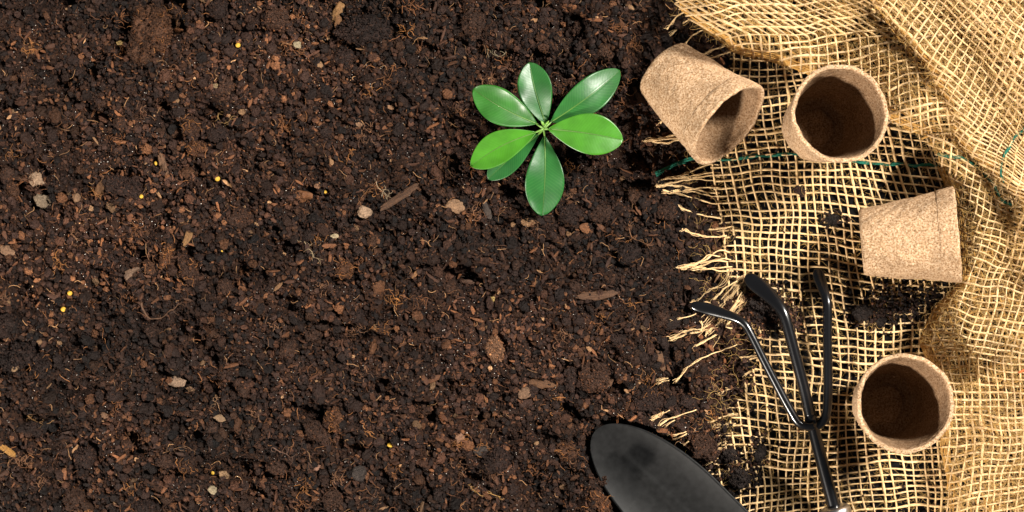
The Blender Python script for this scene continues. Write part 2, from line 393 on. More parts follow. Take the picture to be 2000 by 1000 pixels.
clods = [
 (300, 75, 34, 50, 10, RUST, 'largest soil clod, tall rusty oval near the top left corner'),
 (712, 66, 42, 26, 0, DARK, 'wide dark clod with pale specks, upper middle of the soil near the top edge'),
 (545, 42, 21, 20, 0, MID, 'rounded brown clod by the top edge, left of the wide dark clod'),
 (928, 50, 20, 27, 0, MID, 'upright oval clod near the top edge, above the left leaves of the seedling'),
 (344, 28, 22, 14, 20, MID, 'slanted clod at the top edge, just right of the largest rusty clod'),
 (432, 20, 17, 18, 0, DARK, 'dark clod at the top edge above the topmost yellow fertiliser bead'),
 (677, 114, 16, 15, 0, DARK, 'round dark clod tucked below the wide dark clod'),
 (428, 264, 20, 16, 0, DARK, 'dark clod wrapped by a pale curved root, left part of the soil'),
 (376, 248, 16, 19, 0, MID, 'brown clod left of the clod with the pale root'),
 (388, 292, 19, 15, 0, RUST, 'rusty clod under the clod with the pale root'),
 (248, 368, 34, 20, 15, DARK, 'long dark clod right of the two pale stones'),
 (472, 428, 21, 17, 0, MID, 'brown clod to the right of and below the bright yellow bead in the left half'),
 (376, 528, 18, 25, -25, MID, 'leaning oval clod with specks, left half at mid height'),
 (332, 500, 10, 27, 15, RUST, 'log shaped rusty clod standing left of the leaning oval clod'),
 (24, 634, 28, 24, 0, DARK, 'dark clod cut by the left edge, above the largest bottom left clod'),
 (45, 694, 34, 31, 0, DARK, 'large round dark clod with a pale chip on top, lower left corner area'),
 (94, 712, 20, 24, 0, DARK, 'dark clod touching the right side of the large round clod'),
 (73, 836, 24, 15, 10, DARK, 'flat dark clod in the lower left corner area'),
 (171, 891, 21, 22, 0, DARK, 'round dark clod in the lower left, alone in a hollow'),
 (150, 972, 22, 20, 0, MID, 'brown clod at the bottom edge in the left corner area'),
 (371, 902, 16, 17, 30, MID, 'brown clod low on the left, right of the small ringed clod'),
 (290, 985, 19, 14, 0, DARK, 'dark clod cut by the bottom edge in the left third'),
 (676, 524, 17, 17, 0, RUST, 'bright rusty round clod in the middle of the soil'),
 (610, 654, 21, 17, 0, MID, 'wide brown clod in the lower middle left of the small round one'),
 (752, 641, 15, 11, 0, MID, 'small oval brown clod in the lower middle, level with the wide one'),
 (656, 818, 18, 25, -25, RUST, 'upright rusty clod leaning right, lower middle of the soil'),
 (622, 838, 27, 15, 40, MID, 'brown clod joined under the leaning rusty clod'),
 (703, 920, 17, 14, 0, GREY, 'smooth grey angular lump near the bottom in the middle'),
 (768, 912, 14, 12, 0, MID, 'round brown clod right of the smooth grey lump'),
 (545, 909, 22, 15, 10, MID, 'flat oval clod near the bottom, left of the smooth grey lump'),
 (652, 970, 19, 20, 0, MID, 'brown clod at the bottom edge below the smooth grey lump'),
 (972, 895, 22, 24, 0, DARK, 'dark clod near the bottom, far left of the trowel blade'),
 (943, 876, 17, 12, 0, GREY, 'flat greyish clod beside the dark clod left of the trowel'),
 (966, 678, 15, 22, -10, (.085, .042, .022), 'pale brown knobbly clod standing over a black hollow'),
 (1160, 733, 28, 28, 0, MID, 'large round clod above the trowel tip'),
 (1112, 742, 18, 24, 0, DARK, 'dark clod left of the large round clod above the trowel'),
 (1262, 780, 28, 24, 0, DARK, 'big dark clod between the trowel and the frayed burlap'),
 (1370, 873, 27, 26, 0, MID, 'rounded clod touching the right edge of the trowel blade'),
 (1112, 416, 19, 16, 0, DARK, 'dark clod right of the lowest leaf tip'),
 (1176, 418, 22, 17, 20, MID, 'brown clod to the lower right of the seedling'),
 (1226, 497, 22, 20, 0, DARK, 'dark clod with fibres left of the frayed burlap middle'),
 (1300, 412, 17, 18, 0, MID, 'clod just below the green tipped fray bundle'),
 (1108, 876, 20, 20, 0, RUST, 'rusty clod close to the left side of the trowel tip'),
 (1172, 938, 15, 15, 0, MID, 'clod resting on the left edge of the trowel blade'),
 (1166, 970, 22, 17, 50, RUST, 'rusty fibrous clod heaped against the trowel near the bottom edge'),
 (1178, 1003, 17, 15, 0, DARK, 'dark clod cut by the bottom edge at the left side of the trowel'),
]
for i, (x, y, a, b, ang, col, lab) in enumerate(clods):
    rz = min(a, b) * .85; z = max(ground(x, y), 12) + rz * .32
    mb = MB(); o = (x - 1000, 500 - y, z)
    lump(mb, *o, a, b, rz, -math.radians(ang), col, (.17 if a < 30 else .21) if col is not GREY else .12, 4, i + 1, 0 if col is GREY else int(a * b * .85))
    if col is RUST or i % 4 == 0:
        for j in range(14):
            c_ = random.uniform(.6, 1.4)
            tube(mb, curl(x + random.gauss(0, a * .5), y + random.gauss(0, b * .5), z + rz * .75, random.uniform(10, 26), .6, 8), random.uniform(.4, .8), 3, (.15 * c_, .06 * c_, .018 * c_), cap=False)
    tag(mb.build('soil_clod', M['soil_bit'], None, o, False), lab, 'soil clod', 'large soil clods')
marks = [(300, 75, 'the largest rusty clod'), (712, 66, 'the wide dark clod'), (928, 50, 'the upright oval clod by the top edge'), (432, 235, 'the clod with the pale root'), (248, 368, 'the long dark clod'),
 (472, 428, 'the brown clod below the bright yellow bead'), (376, 528, 'the leaning oval clod'), (45, 694, 'the large round clod at the left edge'), (171, 891, 'the dark clod in the lower left hollow'), (676, 524, 'the bright rusty round clod'),
 (610, 654, 'the wide clod in the lower middle'), (640, 825, 'the leaning rusty clod'), (703, 920, 'the smooth grey lump'), (972, 895, 'the dark clod left of the trowel'), (966, 678, 'the pale knobbly clod'), (1160, 733, 'the large round clod above the trowel'),
 (1262, 780, 'the clod between trowel and burlap'), (1176, 418, 'the brown clod lower right of the seedling'), (1226, 497, 'the fibrous dark clod'), (85, 372, 'the two pale stones'), (345, 744, 'the broad pale chip'), (592, 385, 'the rectangular orange chip'),
 (714, 416, 'the pale pitted stone'), (893, 405, 'the orange brown stone'), (1160, 577, 'the longest bark strip'), (429, 350, 'the bright yellow bead'), (140, 588, 'the two close yellow beads'), (764, 866, 'the lone yellow bead at the bottom'), (320, 600, 'the brown root loop'),
 (471, 93, 'the topmost yellow bead'), (586, 92, 'the cream chip near the top'), (950, 200, 'the upper left leaf'), (1210, 260, 'the broad right leaf'), (1060, 421, 'the lowest leaf tip'), (1370, 873, 'the clod on the trowel edge'), (418, 940, 'the bead and square stone at the bottom'), (1310, 522, 'the middle fray bundle')]
used_labels = set()
def place_label(x, y):
    for d, mx, my, nm in sorted((math.hypot(x - mx, y - my), mx, my, nm) for mx, my, nm in marks):
        dx, dy = x - mx, y - my
        w_ = ('right of' if dx > 0 else 'left of') if abs(dx) > 2 * abs(dy) else ('below' if dy > 0 else 'above') if abs(dy) > 2 * abs(dx) else ('below and ' if dy > 0 else 'above and ') + ('right of' if dx > 0 else 'left of')
        lab = 'small %s clod %s%s %s' % ('dark', 'just ' if d < 45 else '', w_, nm)
        if lab not in used_labels: used_labels.add(lab); return lab
small = [(244,244,13,12),(448,172,16,15),(348,260,13,12),(300,524,14,11),(424,644,14,14),(304,644,14,13),(448,560,15,14),(24,340,15,13),(30,376,18,15),(608,460,13,13),(730,470,13,12),(702,492,10,10),(704,616,13,10),(568,680,19,15),(866,378,12,11),(776,39,14,13),(779,153,14,12),(572,222,18,14),(829,800,13,12),(689,785,11,13),(815,856,13,11),(332,895,13,13),(896,108,14,11),(1038,760,14,12),(1010,520,12,10),(880,560,12,11),(520,330,12,11),(150,120,13,11),(60,150,14,12),(205,200,13,10),(1190,280,13,11),(1235,385,16,13),(1120,560,12,10),(1205,660,14,13),(1000,950,15,12),(860,960,14,12),(480,760,15,12),(420,830,13,11),(530,580,13,11),(110,470,12,10),(180,650,13,11),(230,770,13,12),(250,870,14,12),(905,300,12,10),(640,260,12,11),(490,90,12,11),(1060,40,15,12),(1130,60,14,14),(1180,110,16,13),(1230,200,13,12),(1290,620,15,13),(1325,690,14,12),(1340,785,16,13),(1390,600,14,12)]
for i, (x, y, a, b) in enumerate(small):
    rz = min(a, b) * .85; z = max(ground(x, y), 10) + rz * .25; mb = MB(); o = (x - 1000, 500 - y, z)
    lump(mb, *o, a, b, rz, random.uniform(0, 3), random.choice([DARK, MID, MID, (.034, .015, .0075)]), .16, 3, i + 60, int(a * b * .7))
    tag(mb.build('soil_clod', M['soil_bit'], None, o, False), place_label(x, y), 'soil clod', 'small soil clods')

TAN, PALE, ORG, BRK = (.105, .058, .030), (.165, .105, .065), (.095, .036, .012), (.07, .03, .014) # (.36, .235, .135), (.42, .33, .22), (.24, .105, .036), (.13, .062, .03)
pieces = [ # x y a b angle colour name label
 (80, 352, 15, 13, 60, PALE, 'stone', 'pale cream angular stone, upper of the two pale stones on the left'),
 (90, 392, 19, 16, 20, (.27, .19, .12), 'stone', 'tan stone, lower and larger of the two pale stones on the left'),
 (158, 388, 9, 8, 70, TAN, 'stone', 'small tan pebble right of the two pale stones'),
 (24, 490, 17, 10, 20, (.26, .14, .075), 'bark_chip', 'orange brown flat chip at the left edge, mid height'),
 (265, 534, 20, 10, -30, (.22, .13, .08), 'bark_chip', 'tan flat wood chip left of the leaning oval clod'),
 (345, 744, 25, 12, 12, (.30, .19, .12), 'bark_chip', 'broad pale brown chip in the lower left third'),
 (376, 759, 11, 6, 0, TAN, 'bark_chip', 'small tan chip at the right end of the broad pale chip'),
 (437, 814, 13, 7, 10, (.28, .17, .09), 'bark_chip', 'oval tan chip below the broad pale chip'),
 (592, 385, 19, 12, 8, ORG, 'bark_chip', 'rectangular orange wood chip left of the pale round stone'),
 (622, 364, 7, 6, 0, (.25, .12, .06), 'bark_chip', 'small triangular chip above the rectangular orange chip'),
 (714, 416, 15, 13, 0, PALE, 'stone', 'pale rough stone with a dark pit in the middle of the soil'),
 (893, 405, 18, 13, 10, (.34, .19, .10), 'stone', 'light orange brown stone left of the lowest leaf'),
 (1142, 446, 12, 10, 30, ORG, 'bark_chip', 'orange brown chip below and right of the lowest leaf'),
 (1024, 764, 15, 11, -15, (.22, .12, .065), 'bark_chip', 'flat brown chip under the large clods, left of the trowel'),
 (1058, 747, 24, 11, 12, (.15, .065, .025), 'bark_chip', 'long leaf shaped rusty chip above the flat brown chip'),
 (1190, 737, 7, 19, 15, (.16, .075, .035), 'bark_chip', 'upright brown chip right of the large round clod'),
 (1287, 702, 8, 22, -12, (.17, .08, .035), 'bark_chip', 'cigar shaped brown chip near the frayed threads'),
 (1160, 577, 46, 9, -6, (.13, .06, .028), 'bark_chip', 'longest bark strip, lying level in the right of the soil'),
 (785, 385, 50, 8, -32, (.10, .045, .02), 'bark_chip', 'long thin dark bark strip above the pale pitted stone'),
 (952, 413, 7, 18, -20, (.06, .04, .03), 'bark_chip', 'dark upright bark sliver left of the lowest leaf tip'),
 (1247, 190, 10, 20, -35, (.15, .07, .035), 'bark_chip', 'brown chip lying close to the left side of the tipped pot'),
 (586, 92, 8, 7, 20, (.45, .36, .22), 'stone', 'small cream chip near the top between the clods'),
 (628, 130, 7, 6, 40, (.35, .19, .09), 'stone', 'small orange tan pebble below the cream chip near the top'),
 (766, 213, 7, 5, 30, (.38, .2, .1), 'stone', 'tiny orange pebble in the upper middle of the soil'),
 (705, 247, 7, 5, 20, (.36, .2, .11), 'stone', 'tiny tan pebble left of and below the orange pebble'),
 (657, 461, 9, 5, 0, (.45, .34, .2), 'bark_chip', 'small cream sliver below the pale pitted stone'),
 (962, 583, 6, 6, 0, (.48, .32, .1), 'stone', 'small yellowish pebble in the middle right of the soil'),
 (42, 715, 9, 7, 0, (.33, .2, .1), 'stone', 'pale ringed chip on top of the large round clod lower left'),
 (22, 872, 24, 7, 35, (.42, .2, .04), 'bark_chip', 'golden yellow splinter at the left edge near the bottom'),
 (422, 954, 11, 9, 20, (.40, .31, .19), 'stone', 'pale square stone near the bottom left beads'),
 (442, 926, 12, 9, 40, (.34, .2, .1), 'bark_chip', 'tan three cornered chip above the pale square stone'),
 (212, 808, 9, 6, 30, (.2, .1, .05), 'bark_chip', 'brown chip in the lower left hollow'),
 (900, 850, 13, 8, -45, (.28, .14, .08), 'bark_chip', 'orange brown upright chip in the lower right of the soil'),
 (620, 910, 11, 6, -10, (.28, .14, .09), 'bark_chip', 'pinkish brown chip beside the flat oval clod'),
 (661, 28, 10, 22, 25, (.3, .15, .05), 'bark_chip', 'golden brown husk by the top edge left of the wide dark clod'),
 (665, 53, 8, 20, -5, (.22, .1, .035), 'bark_chip', 'brown husk under the golden husk near the top edge'),
 (1170, 1020, 10, 6, 0, ORG, 'bark_chip', 'orange chip at the bottom edge beside the trowel'),
 (914, 550, 15, 4, 8, (.15, .075, .045), 'bark_chip', 'short brown stick in the middle of the soil'),
 (812, 536, 11, 4, -60, (.26, .12, .045), 'bark_chip', 'orange stick leaning right, centre of the soil'),
 (548, 560, 14, 3.5, -40, (.24, .12, .05), 'bark_chip', 'thin tan stick left of the bright rusty clod'),
 (205, 365, 9, 22, 20, (.24, .115, .05), 'bark_chip', 'rusty flake standing at the left end of the long dark clod'),
 (376, 460, 7, 22, 25, (.28, .14, .05), 'bark_chip', 'golden brown splinter above the leaning oval clod'),
 (325, 325, 8, 26, -15, (.2, .1, .05), 'bark_chip', 'upright brown husk right of a yellow bead, left part'),
 (428, 172, 6, 5, 0, (.3, .2, .1), 'stone', 'tiny pale grain on top of the upper left clods'),
 (242, 88, 8, 5, -15, (.5, .33, .12), 'bark_chip', 'small yellow flake left of the largest rusty clod'),
]
for i, (x, y, a, b, ang, col, nm, lab) in enumerate(pieces):
    a, b = a * .85, b * .9; mb = MB(); th = min(a, b) * (.55 if nm == 'stone' else .38); z = max(ground(x, y), 8) + 7 + th * .2
    if 'on top of the large' in lab: z += 24
    o = (x - 1000, 500 - y, z)
    lump(mb, *o, a, b, th, -math.radians(ang), col if col in (TAN, PALE, ORG) else tuple(q_ * .40 for q_ in col), .26, 2 if i % 3 else 3, i + 200, 0)
    tag(mb.build(nm, M['wood'], None, o, False), lab, 'stone' if nm == 'stone' else 'bark chip')

beads = [(471, 93, 5.6, 'topmost yellow fertiliser bead, upper left part of the soil'),
 (310, 321, 5.6, 'yellow fertiliser bead beside the upright brown husk on the left'),
 (429, 350, 6, 'bright yellow fertiliser bead lying alone, left half of the soil'),
 (283, 385, 4.8, 'yellow fertiliser bead right of the long dark clod'),
 (145, 572, 5.6, 'upper of two yellow beads close together near the left edge'),
 (134, 603, 6, 'lower of two yellow beads close together near the left edge'),
 (764, 866, 6.2, 'yellow fertiliser bead alone near the bottom middle'),
 (801, 101, 4.8, 'yellow bead half buried near the top, right of the wide dark clod'),
 (418, 922, 4.4, 'small yellow bead beside the tan three cornered chip at the bottom'),
 (637, 375, 4, 'small yellow bead right of the rectangular orange chip'),
 (439, 491, 3.4, 'tiny yellow bead above and right of the leaning oval clod')]
for x, y, r, lab in beads:
    r *= .84
    mb = MB(); o = (x - 1000, 500 - y, ground(x, y) + 4); tv, tf = ICO[3]
    mb.add(tv * r * (1 + .04 * N1(tv[:, :1] * 10, tv[:, 1:2] * 10, 5)) + np.array(o), tf)
    tag(mb.build('fertiliser_bead', M['ball'], None, o), lab, 'fertiliser bead', 'yellow fertiliser beads')

roots = [([(1074+0, 98)], 0, '')]
rl = [([(432, 222), (428, 236), (440, 246), (452, 240), (462, 232), (470, 232)], 2.2, (.42, .24, .08), 'pale curved root wrapped over the dark clod on the left'),
 ([(598, 472), (606, 484), (614, 490), (618, 500), (634, 508)], 1.4, (.5, .36, .2), 'thin cream rootlet curling in the middle of the soil'),
 ([(738, 355), (740, 366), (752, 376), (766, 386)], 1.2, (.5, .36, .22), 'fine pale rootlet above the pale pitted stone'),
 ([(282, 590), (286, 604), (300, 618), (322, 618), (342, 604), (356, 588)], 4.5, (.14, .065, .03), 'thick brown root loop in the left half'),
 ([(60, 812), (75, 818), (100, 822), (115, 818)], 3, (.3, .15, .05), 'short thick orange root low on the left'),
 ([(540, 870), (560, 880), (572, 890), (574, 900)], 1.8, (.2, .1, .06), 'brown rootlet above the flat oval clod at the bottom'),
 ([(425, 770), (432, 785), (438, 802)], 1.5, (.4, .22, .11), 'straight tan rootlet over the oval tan chip'),
 ([(990, 106), (975, 112), (960, 104), (950, 98)], 1.2, (.5, .4, .25), 'pale rootlet above the upper left leaf'),
 ([(700, 400), (712, 380), (738, 356), (740, 345)], 1.4, (.3, .13, .05), 'orange rootlet rising from the pale pitted stone'),
 ([(1225, 440), (1232, 462), (1248, 474), (1262, 480)], 1.6, (.3, .14, .06), 'curved orange rootlet by the fibrous dark clod'),
 ([(330, 880), (352, 872), (372, 870), (380, 876)], 1.8, (.26, .13, .06), 'bent brown rootlet over the small ringed clod'),
 ([(980, 965), (960, 958), (940, 965), (925, 950), (918, 942)], 1.8, (.5, .27, .08), 'golden root tangle near the bottom, left of the trowel')]
for pts, r, col, lab in rl:
    mb = MB(); sp_ = spline(np.array(pts), 4); z = np.array([ground(a, b) for a, b in sp_]); z = np.convolve(np.pad(z, 3, 'edge'), np.ones(7) / 7, 'valid') + 9 + r
    p3 = to_l(sp_[:, 0], sp_[:, 1], z); o = tuple(p3[0])
    k_ = np.arange(len(p3)) * 4.; p3[:, 0] += 7 * N2(k_, x + r * 40, 16); p3[:, 1] += 7 * N3(k_, r * 40, 13); p3[:, 2] += 3 * N1(k_, r * 9, 10) - 1.5
    tube(mb, p3, r * .62 * (.75 + .8 * N1(k_, 0, 9)) * np.linspace(1.1, .35, len(p3)), 6, tuple(q_ * (.5 if r < 2 else .42) for q_ in col))
    for j in range(12):
        q_ = p3[random.randrange(len(p3))]; tube(mb, curl(q_[0] + 1000 + random.gauss(0, 2), 500 - q_[1], q_[2], random.uniform(6, 18), .4, 7, .4), random.uniform(.25, .5), 3, tuple(c_ * .45 for c_ in col), cap=False)
    tag(mb.build('root', M['fibre'], None, o), lab, 'root')

# ------------------------------------------------------------------ burlap
JUTE = np.array([.56, .38, .195])
GOLD = np.array([.36, .19, .05])
def a_left(y):
    return lerp_table(y, [-100, 60, 110, 150, 200, 260, 330, 400, 470, 560, 600, 660, 700, 740, 800, 860, 900, 960, 1060],
                      [1560, 1480, 1425, 1430, 1440, 1420, 1390, 1400, 1412, 1425, 1445, 1470, 1478, 1462, 1432, 1415, 1395, 1372, 1372])
def A_h(x, y):
    h = 7 + soil_body(x, y) * .55 + 9 * N2(x, y, 120) + 6 * N3(x, y, 50)
    h = h + 22 * np.exp(-((x - 1415) ** 2 + (y - 265) ** 2) / (2 * 36 ** 2))
    h = h + 12 * np.exp(-((x - 1400) ** 2 / (2 * 60 ** 2) + (y - 960) ** 2 / (2 * 60 ** 2)))
    h = h + 26 * np.exp(-((x - 1510) ** 2 / (2 * 40 ** 2) + (y - 640) ** 2 / (2 * 40 ** 2)))
    return np.maximum(h, 4)
def ridge(x, y, poly, amp, wd): d = seg_dist(x, y, poly); return amp * np.exp(-d * d / (2 * wd * wd))
B_EDGE = [(1285, -40), (1308, -4), (1332, 28), (1372, 58), (1410, 82), (1428, 100), (1470, 113), (1505, 120), (1560, 140), (1610, 158), (1690, 190), (1738, 236), (1788, 262), (1850, 270)]
B_POLY = B_EDGE + [(1960, 300), (2080, 300), (2080, -90), (1285, -90)]
def B_h(x, y):
    return 84 + ridge(x, y, [(1390, 10), (1440, 50), (1530, 80)], 108, 40) + ridge(x, y, [(1710, 0), (1800, 125), (1850, 230)], 20, 50) + ridge(x, y, [(1745, 215), (1800, 235), (1850, 235)], 18, 30) - ridge(x, y, [(1560, 40), (1680, 120)], 10, 30) + 14 * N1(x, y, 70)
C_EDGE = [(1655, -60), (1690, -15), (1722, 32), (1762, 84), (1803, 125), (1832, 172), (1852, 232), (1868, 282), (1915, 322), (1955, 362), (2010, 402), (2080, 440)]
C_POLY = C_EDGE + [(2080, -90), (1655, -90)]
def C_h(x, y):
    return 106 + ridge(x, y, [(1710, -20), (1790, 70), (1850, 140), (1885, 230), (1905, 290), (1990, 360)], 36, 30) - ridge(x, y, [(1830, 20), (1915, 130), (1950, 230)], 18, 40) + ridge(x, y, [(1900, -20), (2000, 110), (2040, 240)], 12, 36) + 14 * N2(x + 50, y, 70)
D_EDGE = [(1790, 262), (1822, 292), (1833, 330), (1848, 368), (1868, 420), (1874, 470), (1876, 545), (1850, 575), (1822, 605), (1800, 650), (1797, 675), (1812, 705), (1838, 745), (1842, 820), (1838, 880), (1850, 940), (1846, 1060)]
D_POLY = D_EDGE + [(2080, 1090), (2080, 430), (1990, 380), (1920, 300), (1860, 262)]
def D_h(x, y):
    return 58 + ridge(x, y, [(1880, 270), (1960, 360), (2060, 430)], 26, 40) + ridge(x, y, [(1840, 290), (1885, 345), (1912, 420), (1915, 480), (1885, 555), (1870, 600), (1885, 650)], 48, 22) + ridge(x, y, [(1900, 690), (1960, 650), (2040, 640)], 36, 30) - ridge(x, y, [(1975, 430), (1965, 520), (1990, 560)], 34, 30) \
        + ridge(x, y, [(1880, 1060), (1900, 930), (1960, 840), (2060, 800)], 36, 30) - ridge(x, y, [(1880, 740), (1960, 745), (2060, 720)], 30, 28) + 14 * N3(x, y + 30, 70)
def roll(d, wd): t = 1 - np.clip(d / wd, 0, 1); return np.sqrt(np.clip(1 - t * t, 0, 1))

cloth = thing('burlap_cloth', (600, 0, 0), 'frayed golden jute burlap heaped in folds along the right side', 'burlap')
CO = (600, 0, 0)
def runs(mask):
    idx = np.where(mask)[0]
    if len(idx) == 0: return []
    cuts = np.where(np.diff(idx) > 1)[0]; st = [idx[0]] + [idx[c + 1] for c in cuts]; en = [idx[c] for c in cuts] + [idx[-1]]
    return [(a, b + 1) for a, b in zip(st, en) if b - a >= 2]
def weave(mb, fam, cs, t, zf, clip, pitch, amp=1.7, warp=(4, 60), rad=1.8, tone=(1, 1), phase=0, col=JUTE, ns=0):
    """one family of threads. fam(c, t) -> x, y"""
    for k, c in enumerate(cs):
        c = c + random.gauss(0, pitch * .09)
        x, y = fam(c, t)
        x = x + warp[0] * 2 * N1(x + ns, y, warp[1]) + 2.2 * N3(x + ns, y, 26); y = y + warp[0] * 2 * N2(x + ns, y + 50, warp[1]) + 2.2 * N4(x, y + ns, 26)
        m = clip(x, y)
        if not m.any(): continue
        z = zf(x, y)
        s = np.concatenate([[0], np.cumsum(np.hypot(np.diff(x), np.diff(y)))])
        z = z + amp * np.sin(math.pi * (s / pitch + k + phase)) + rng.normal(0, .25, len(x))
        thick = rad * random.choice([.8, .9, 1, 1, 1.1, 1.3]) * (1 + .5 * N4(s + k * 91, 0 * s + ns, 20) + .25 * N3(s + k * 17, 0 * s, 6))
        b_ = random.uniform(.85, 1.12); hue = random.uniform(-.06, .06)
        cc = np.clip(np.array([1 + hue * .3, 1, 1 - hue]) * col * b_, 0, .85)
        for a, b in runs(m):
            tube(mb, P(x[a:b], y[a:b], z[a:b]), thick[a:b], 6, cc, cap=True)
    return
def hairs(mb, n, box, zf, clip, col=(.42, .26, .09), rr=(.18, .34), ln=(10, 34)):
    x = rng.uniform(box[0], box[1], n); y = rng.uniform(box[2], box[3], n); ok = clip(x, y); x, y = x[ok], y[ok]; z = zf(x, y)
    for i in range(len(x)):
        a = random.uniform(0, 6.28); c = random.gauss(0, .35); L = random.uniform(*ln) / 7; pts = []; px, py = x[i], y[i]; h = random.uniform(-2, 4)
        for j in range(8):
            pts.append((px, py, z[i] + h + 3.0 * math.sin(j * .45))); a += c + random.gauss(0, .35); px += L * math.cos(a); py += L * math.sin(a)
        p = np.array(pts); b_ = random.uniform(.7, 1.25)
        tube(mb, P(p[:, 0], p[:, 1], p[:, 2]), random.uniform(*rr), 3, tuple(min(.85, q * b_) for q in col), cap=False)

# --- the flat lower layer
holes = [(1470, 600, 34), (1505, 625, 26), (1540, 600, 12), (1468, 555, 12)]
def clipA(x, y):
    m = (x > a_left(y) - 3) & (x < 2070) & (y > 86) & (y < 1060) & ~((x < 1480) & (y < 100))
    for hx, hy, hr in holes: m &= np.hypot(x - hx, y - hy) > hr * .55
    return m
tt = np.arange(1350, 2080, 4.0)
def famAh(c, t):
    sl_ = lerp_table(c, [80, 300, 420, 600, 800, 1000], [-.02, .0, .05, .03, .06, -.05])
    y = c + sl_ * (t - 1500) + 9 * np.sin((t - 1400) / 95 + c / 140) + 26 * smooth(1500, 1380, t) * (smooth(700, 1000, c)) 
    return t, y
ttv = np.arange(60, 1080, 4.0)
def famAv(c, t):
    lean = lerp_table(t, [60, 300, 420, 560, 700, 850, 1080], [-62, -30, 2, 22, 30, 42, 58]) * np.interp(c, [1380, 1560, 1750], [.75, .6, 1.35])
    return c + lean * .8 + 7 * np.sin(t / 70 + c / 55) * np.interp(c, [1350, 1500, 2000], [.6, 1, .6]), t
mb = MB()
weave(mb, famAh, np.arange(60, 1090, 15.4), tt, A_h, clipA, 17, ns=10)
weave(mb, famAv, np.arange(1290, 2080, 17.0), ttv, A_h, clipA, 15.4, phase=1, ns=10)
tag(mb.build('flat_weave', M['jute'], cloth, CO), 'flat single layer of open jute weave')

# --- frayed ends beyond the left selvedge
mb = MB()
def strand(pts, r=2.0, lift=6, b_=1.0, jit=1.6, m=None):
    own = m is None; r = r * .66
    if own: m = MB()
    p = spline(np.array(pts, float), 4)
    x = p[:, 0] + jit * 2 * N1(p[:, 0] + pts[0][1] * 7, p[:, 1], 12); y = p[:, 1] + jit * 2 * N2(p[:, 0], p[:, 1] + pts[0][0] * 3, 12)
    z = soil_body(x, y) * .55 + lift + 7 * np.clip(p[:, 2] if p.shape[1] > 2 else 0, 0, 9)
    hs = np.array([float(soil_h(a, c)) for a, c in zip(x, y)]); hs = np.maximum(hs, 0); k = np.ones(9) / 9
    z = np.maximum(z, np.convolve(np.pad(hs, 4, 'edge'), k, 'valid') + 9)
    tube(m, P(x, y, z), r * (1 + .35 * N3(np.arange(len(x)) * 6., 0, 14)), 6, np.clip(JUTE * b_, 0, .85))
    for k in range(4):
        a_ = 0 if k < 3 else len(x) // 3; e_ = max(a_ + 6, int(len(x) * random.uniform(.4, 1))); g = np.linspace(1, .2, len(x[a_:e_])); w_ = random.uniform(2, 7)
        fx = x[a_:e_] + w_ * g * 2 * N3(x[a_:e_] + k * 31, y[a_:e_], 11) - g * random.uniform(-3, 6); fy = y[a_:e_] + w_ * g * 2.4 * N4(x[a_:e_], y[a_:e_] + k * 57, 11)
        tube(m, P(fx, fy, z[a_:e_] + random.uniform(-1, 3)), random.uniform(.3, .7), 3, np.clip(JUTE * b_, 0, .85), cap=False)
    if own: m.build('frayed_thread', M['jute'], cloth, CO)
def bundle(tip, ends, r=1.9, b_=1.05, spread=5):
    m = MB()
    for (ex, ey) in ends:
        tx, ty = tip[0] + random.gauss(0, spread), tip[1] + random.gauss(0, spread * .5)
        mx, my = tx * .55 + ex * .45, ty * .6 + ey * .4
        strand([(tx, ty), (mx, my + random.gauss(0, 3)), (ex - 18, ey + random.gauss(0, 1)), (ex + 6, ey)], r * random.uniform(.75, 1.2), 8 + random.uniform(0, 4), b_ * random.uniform(.9, 1.1), m=m)
    m.build('frayed_bundle', M['jute'], cloth, CO)
bundle((1290, 350), [(1400, 322), (1402, 338), (1404, 352)], spread=5)
bundle((1300, 372), [(1402, 366), (1404, 382), (1405, 396)], spread=5)
bundle((1288, 362), [(1400, 345), (1400, 376)], 2.3)
bundle((1270, 275), [(1345, 262), (1350, 268), (1355, 258), (1340, 274)], 2.4, spread=6)
bundle((1322, 524), [(1420, 492), (1422, 508), (1424, 522), (1426, 530)], 2.1, 1.15, spread=6)
bundle((1330, 519), [(1400, 500), (1415, 512)], 2.4, 1.15)
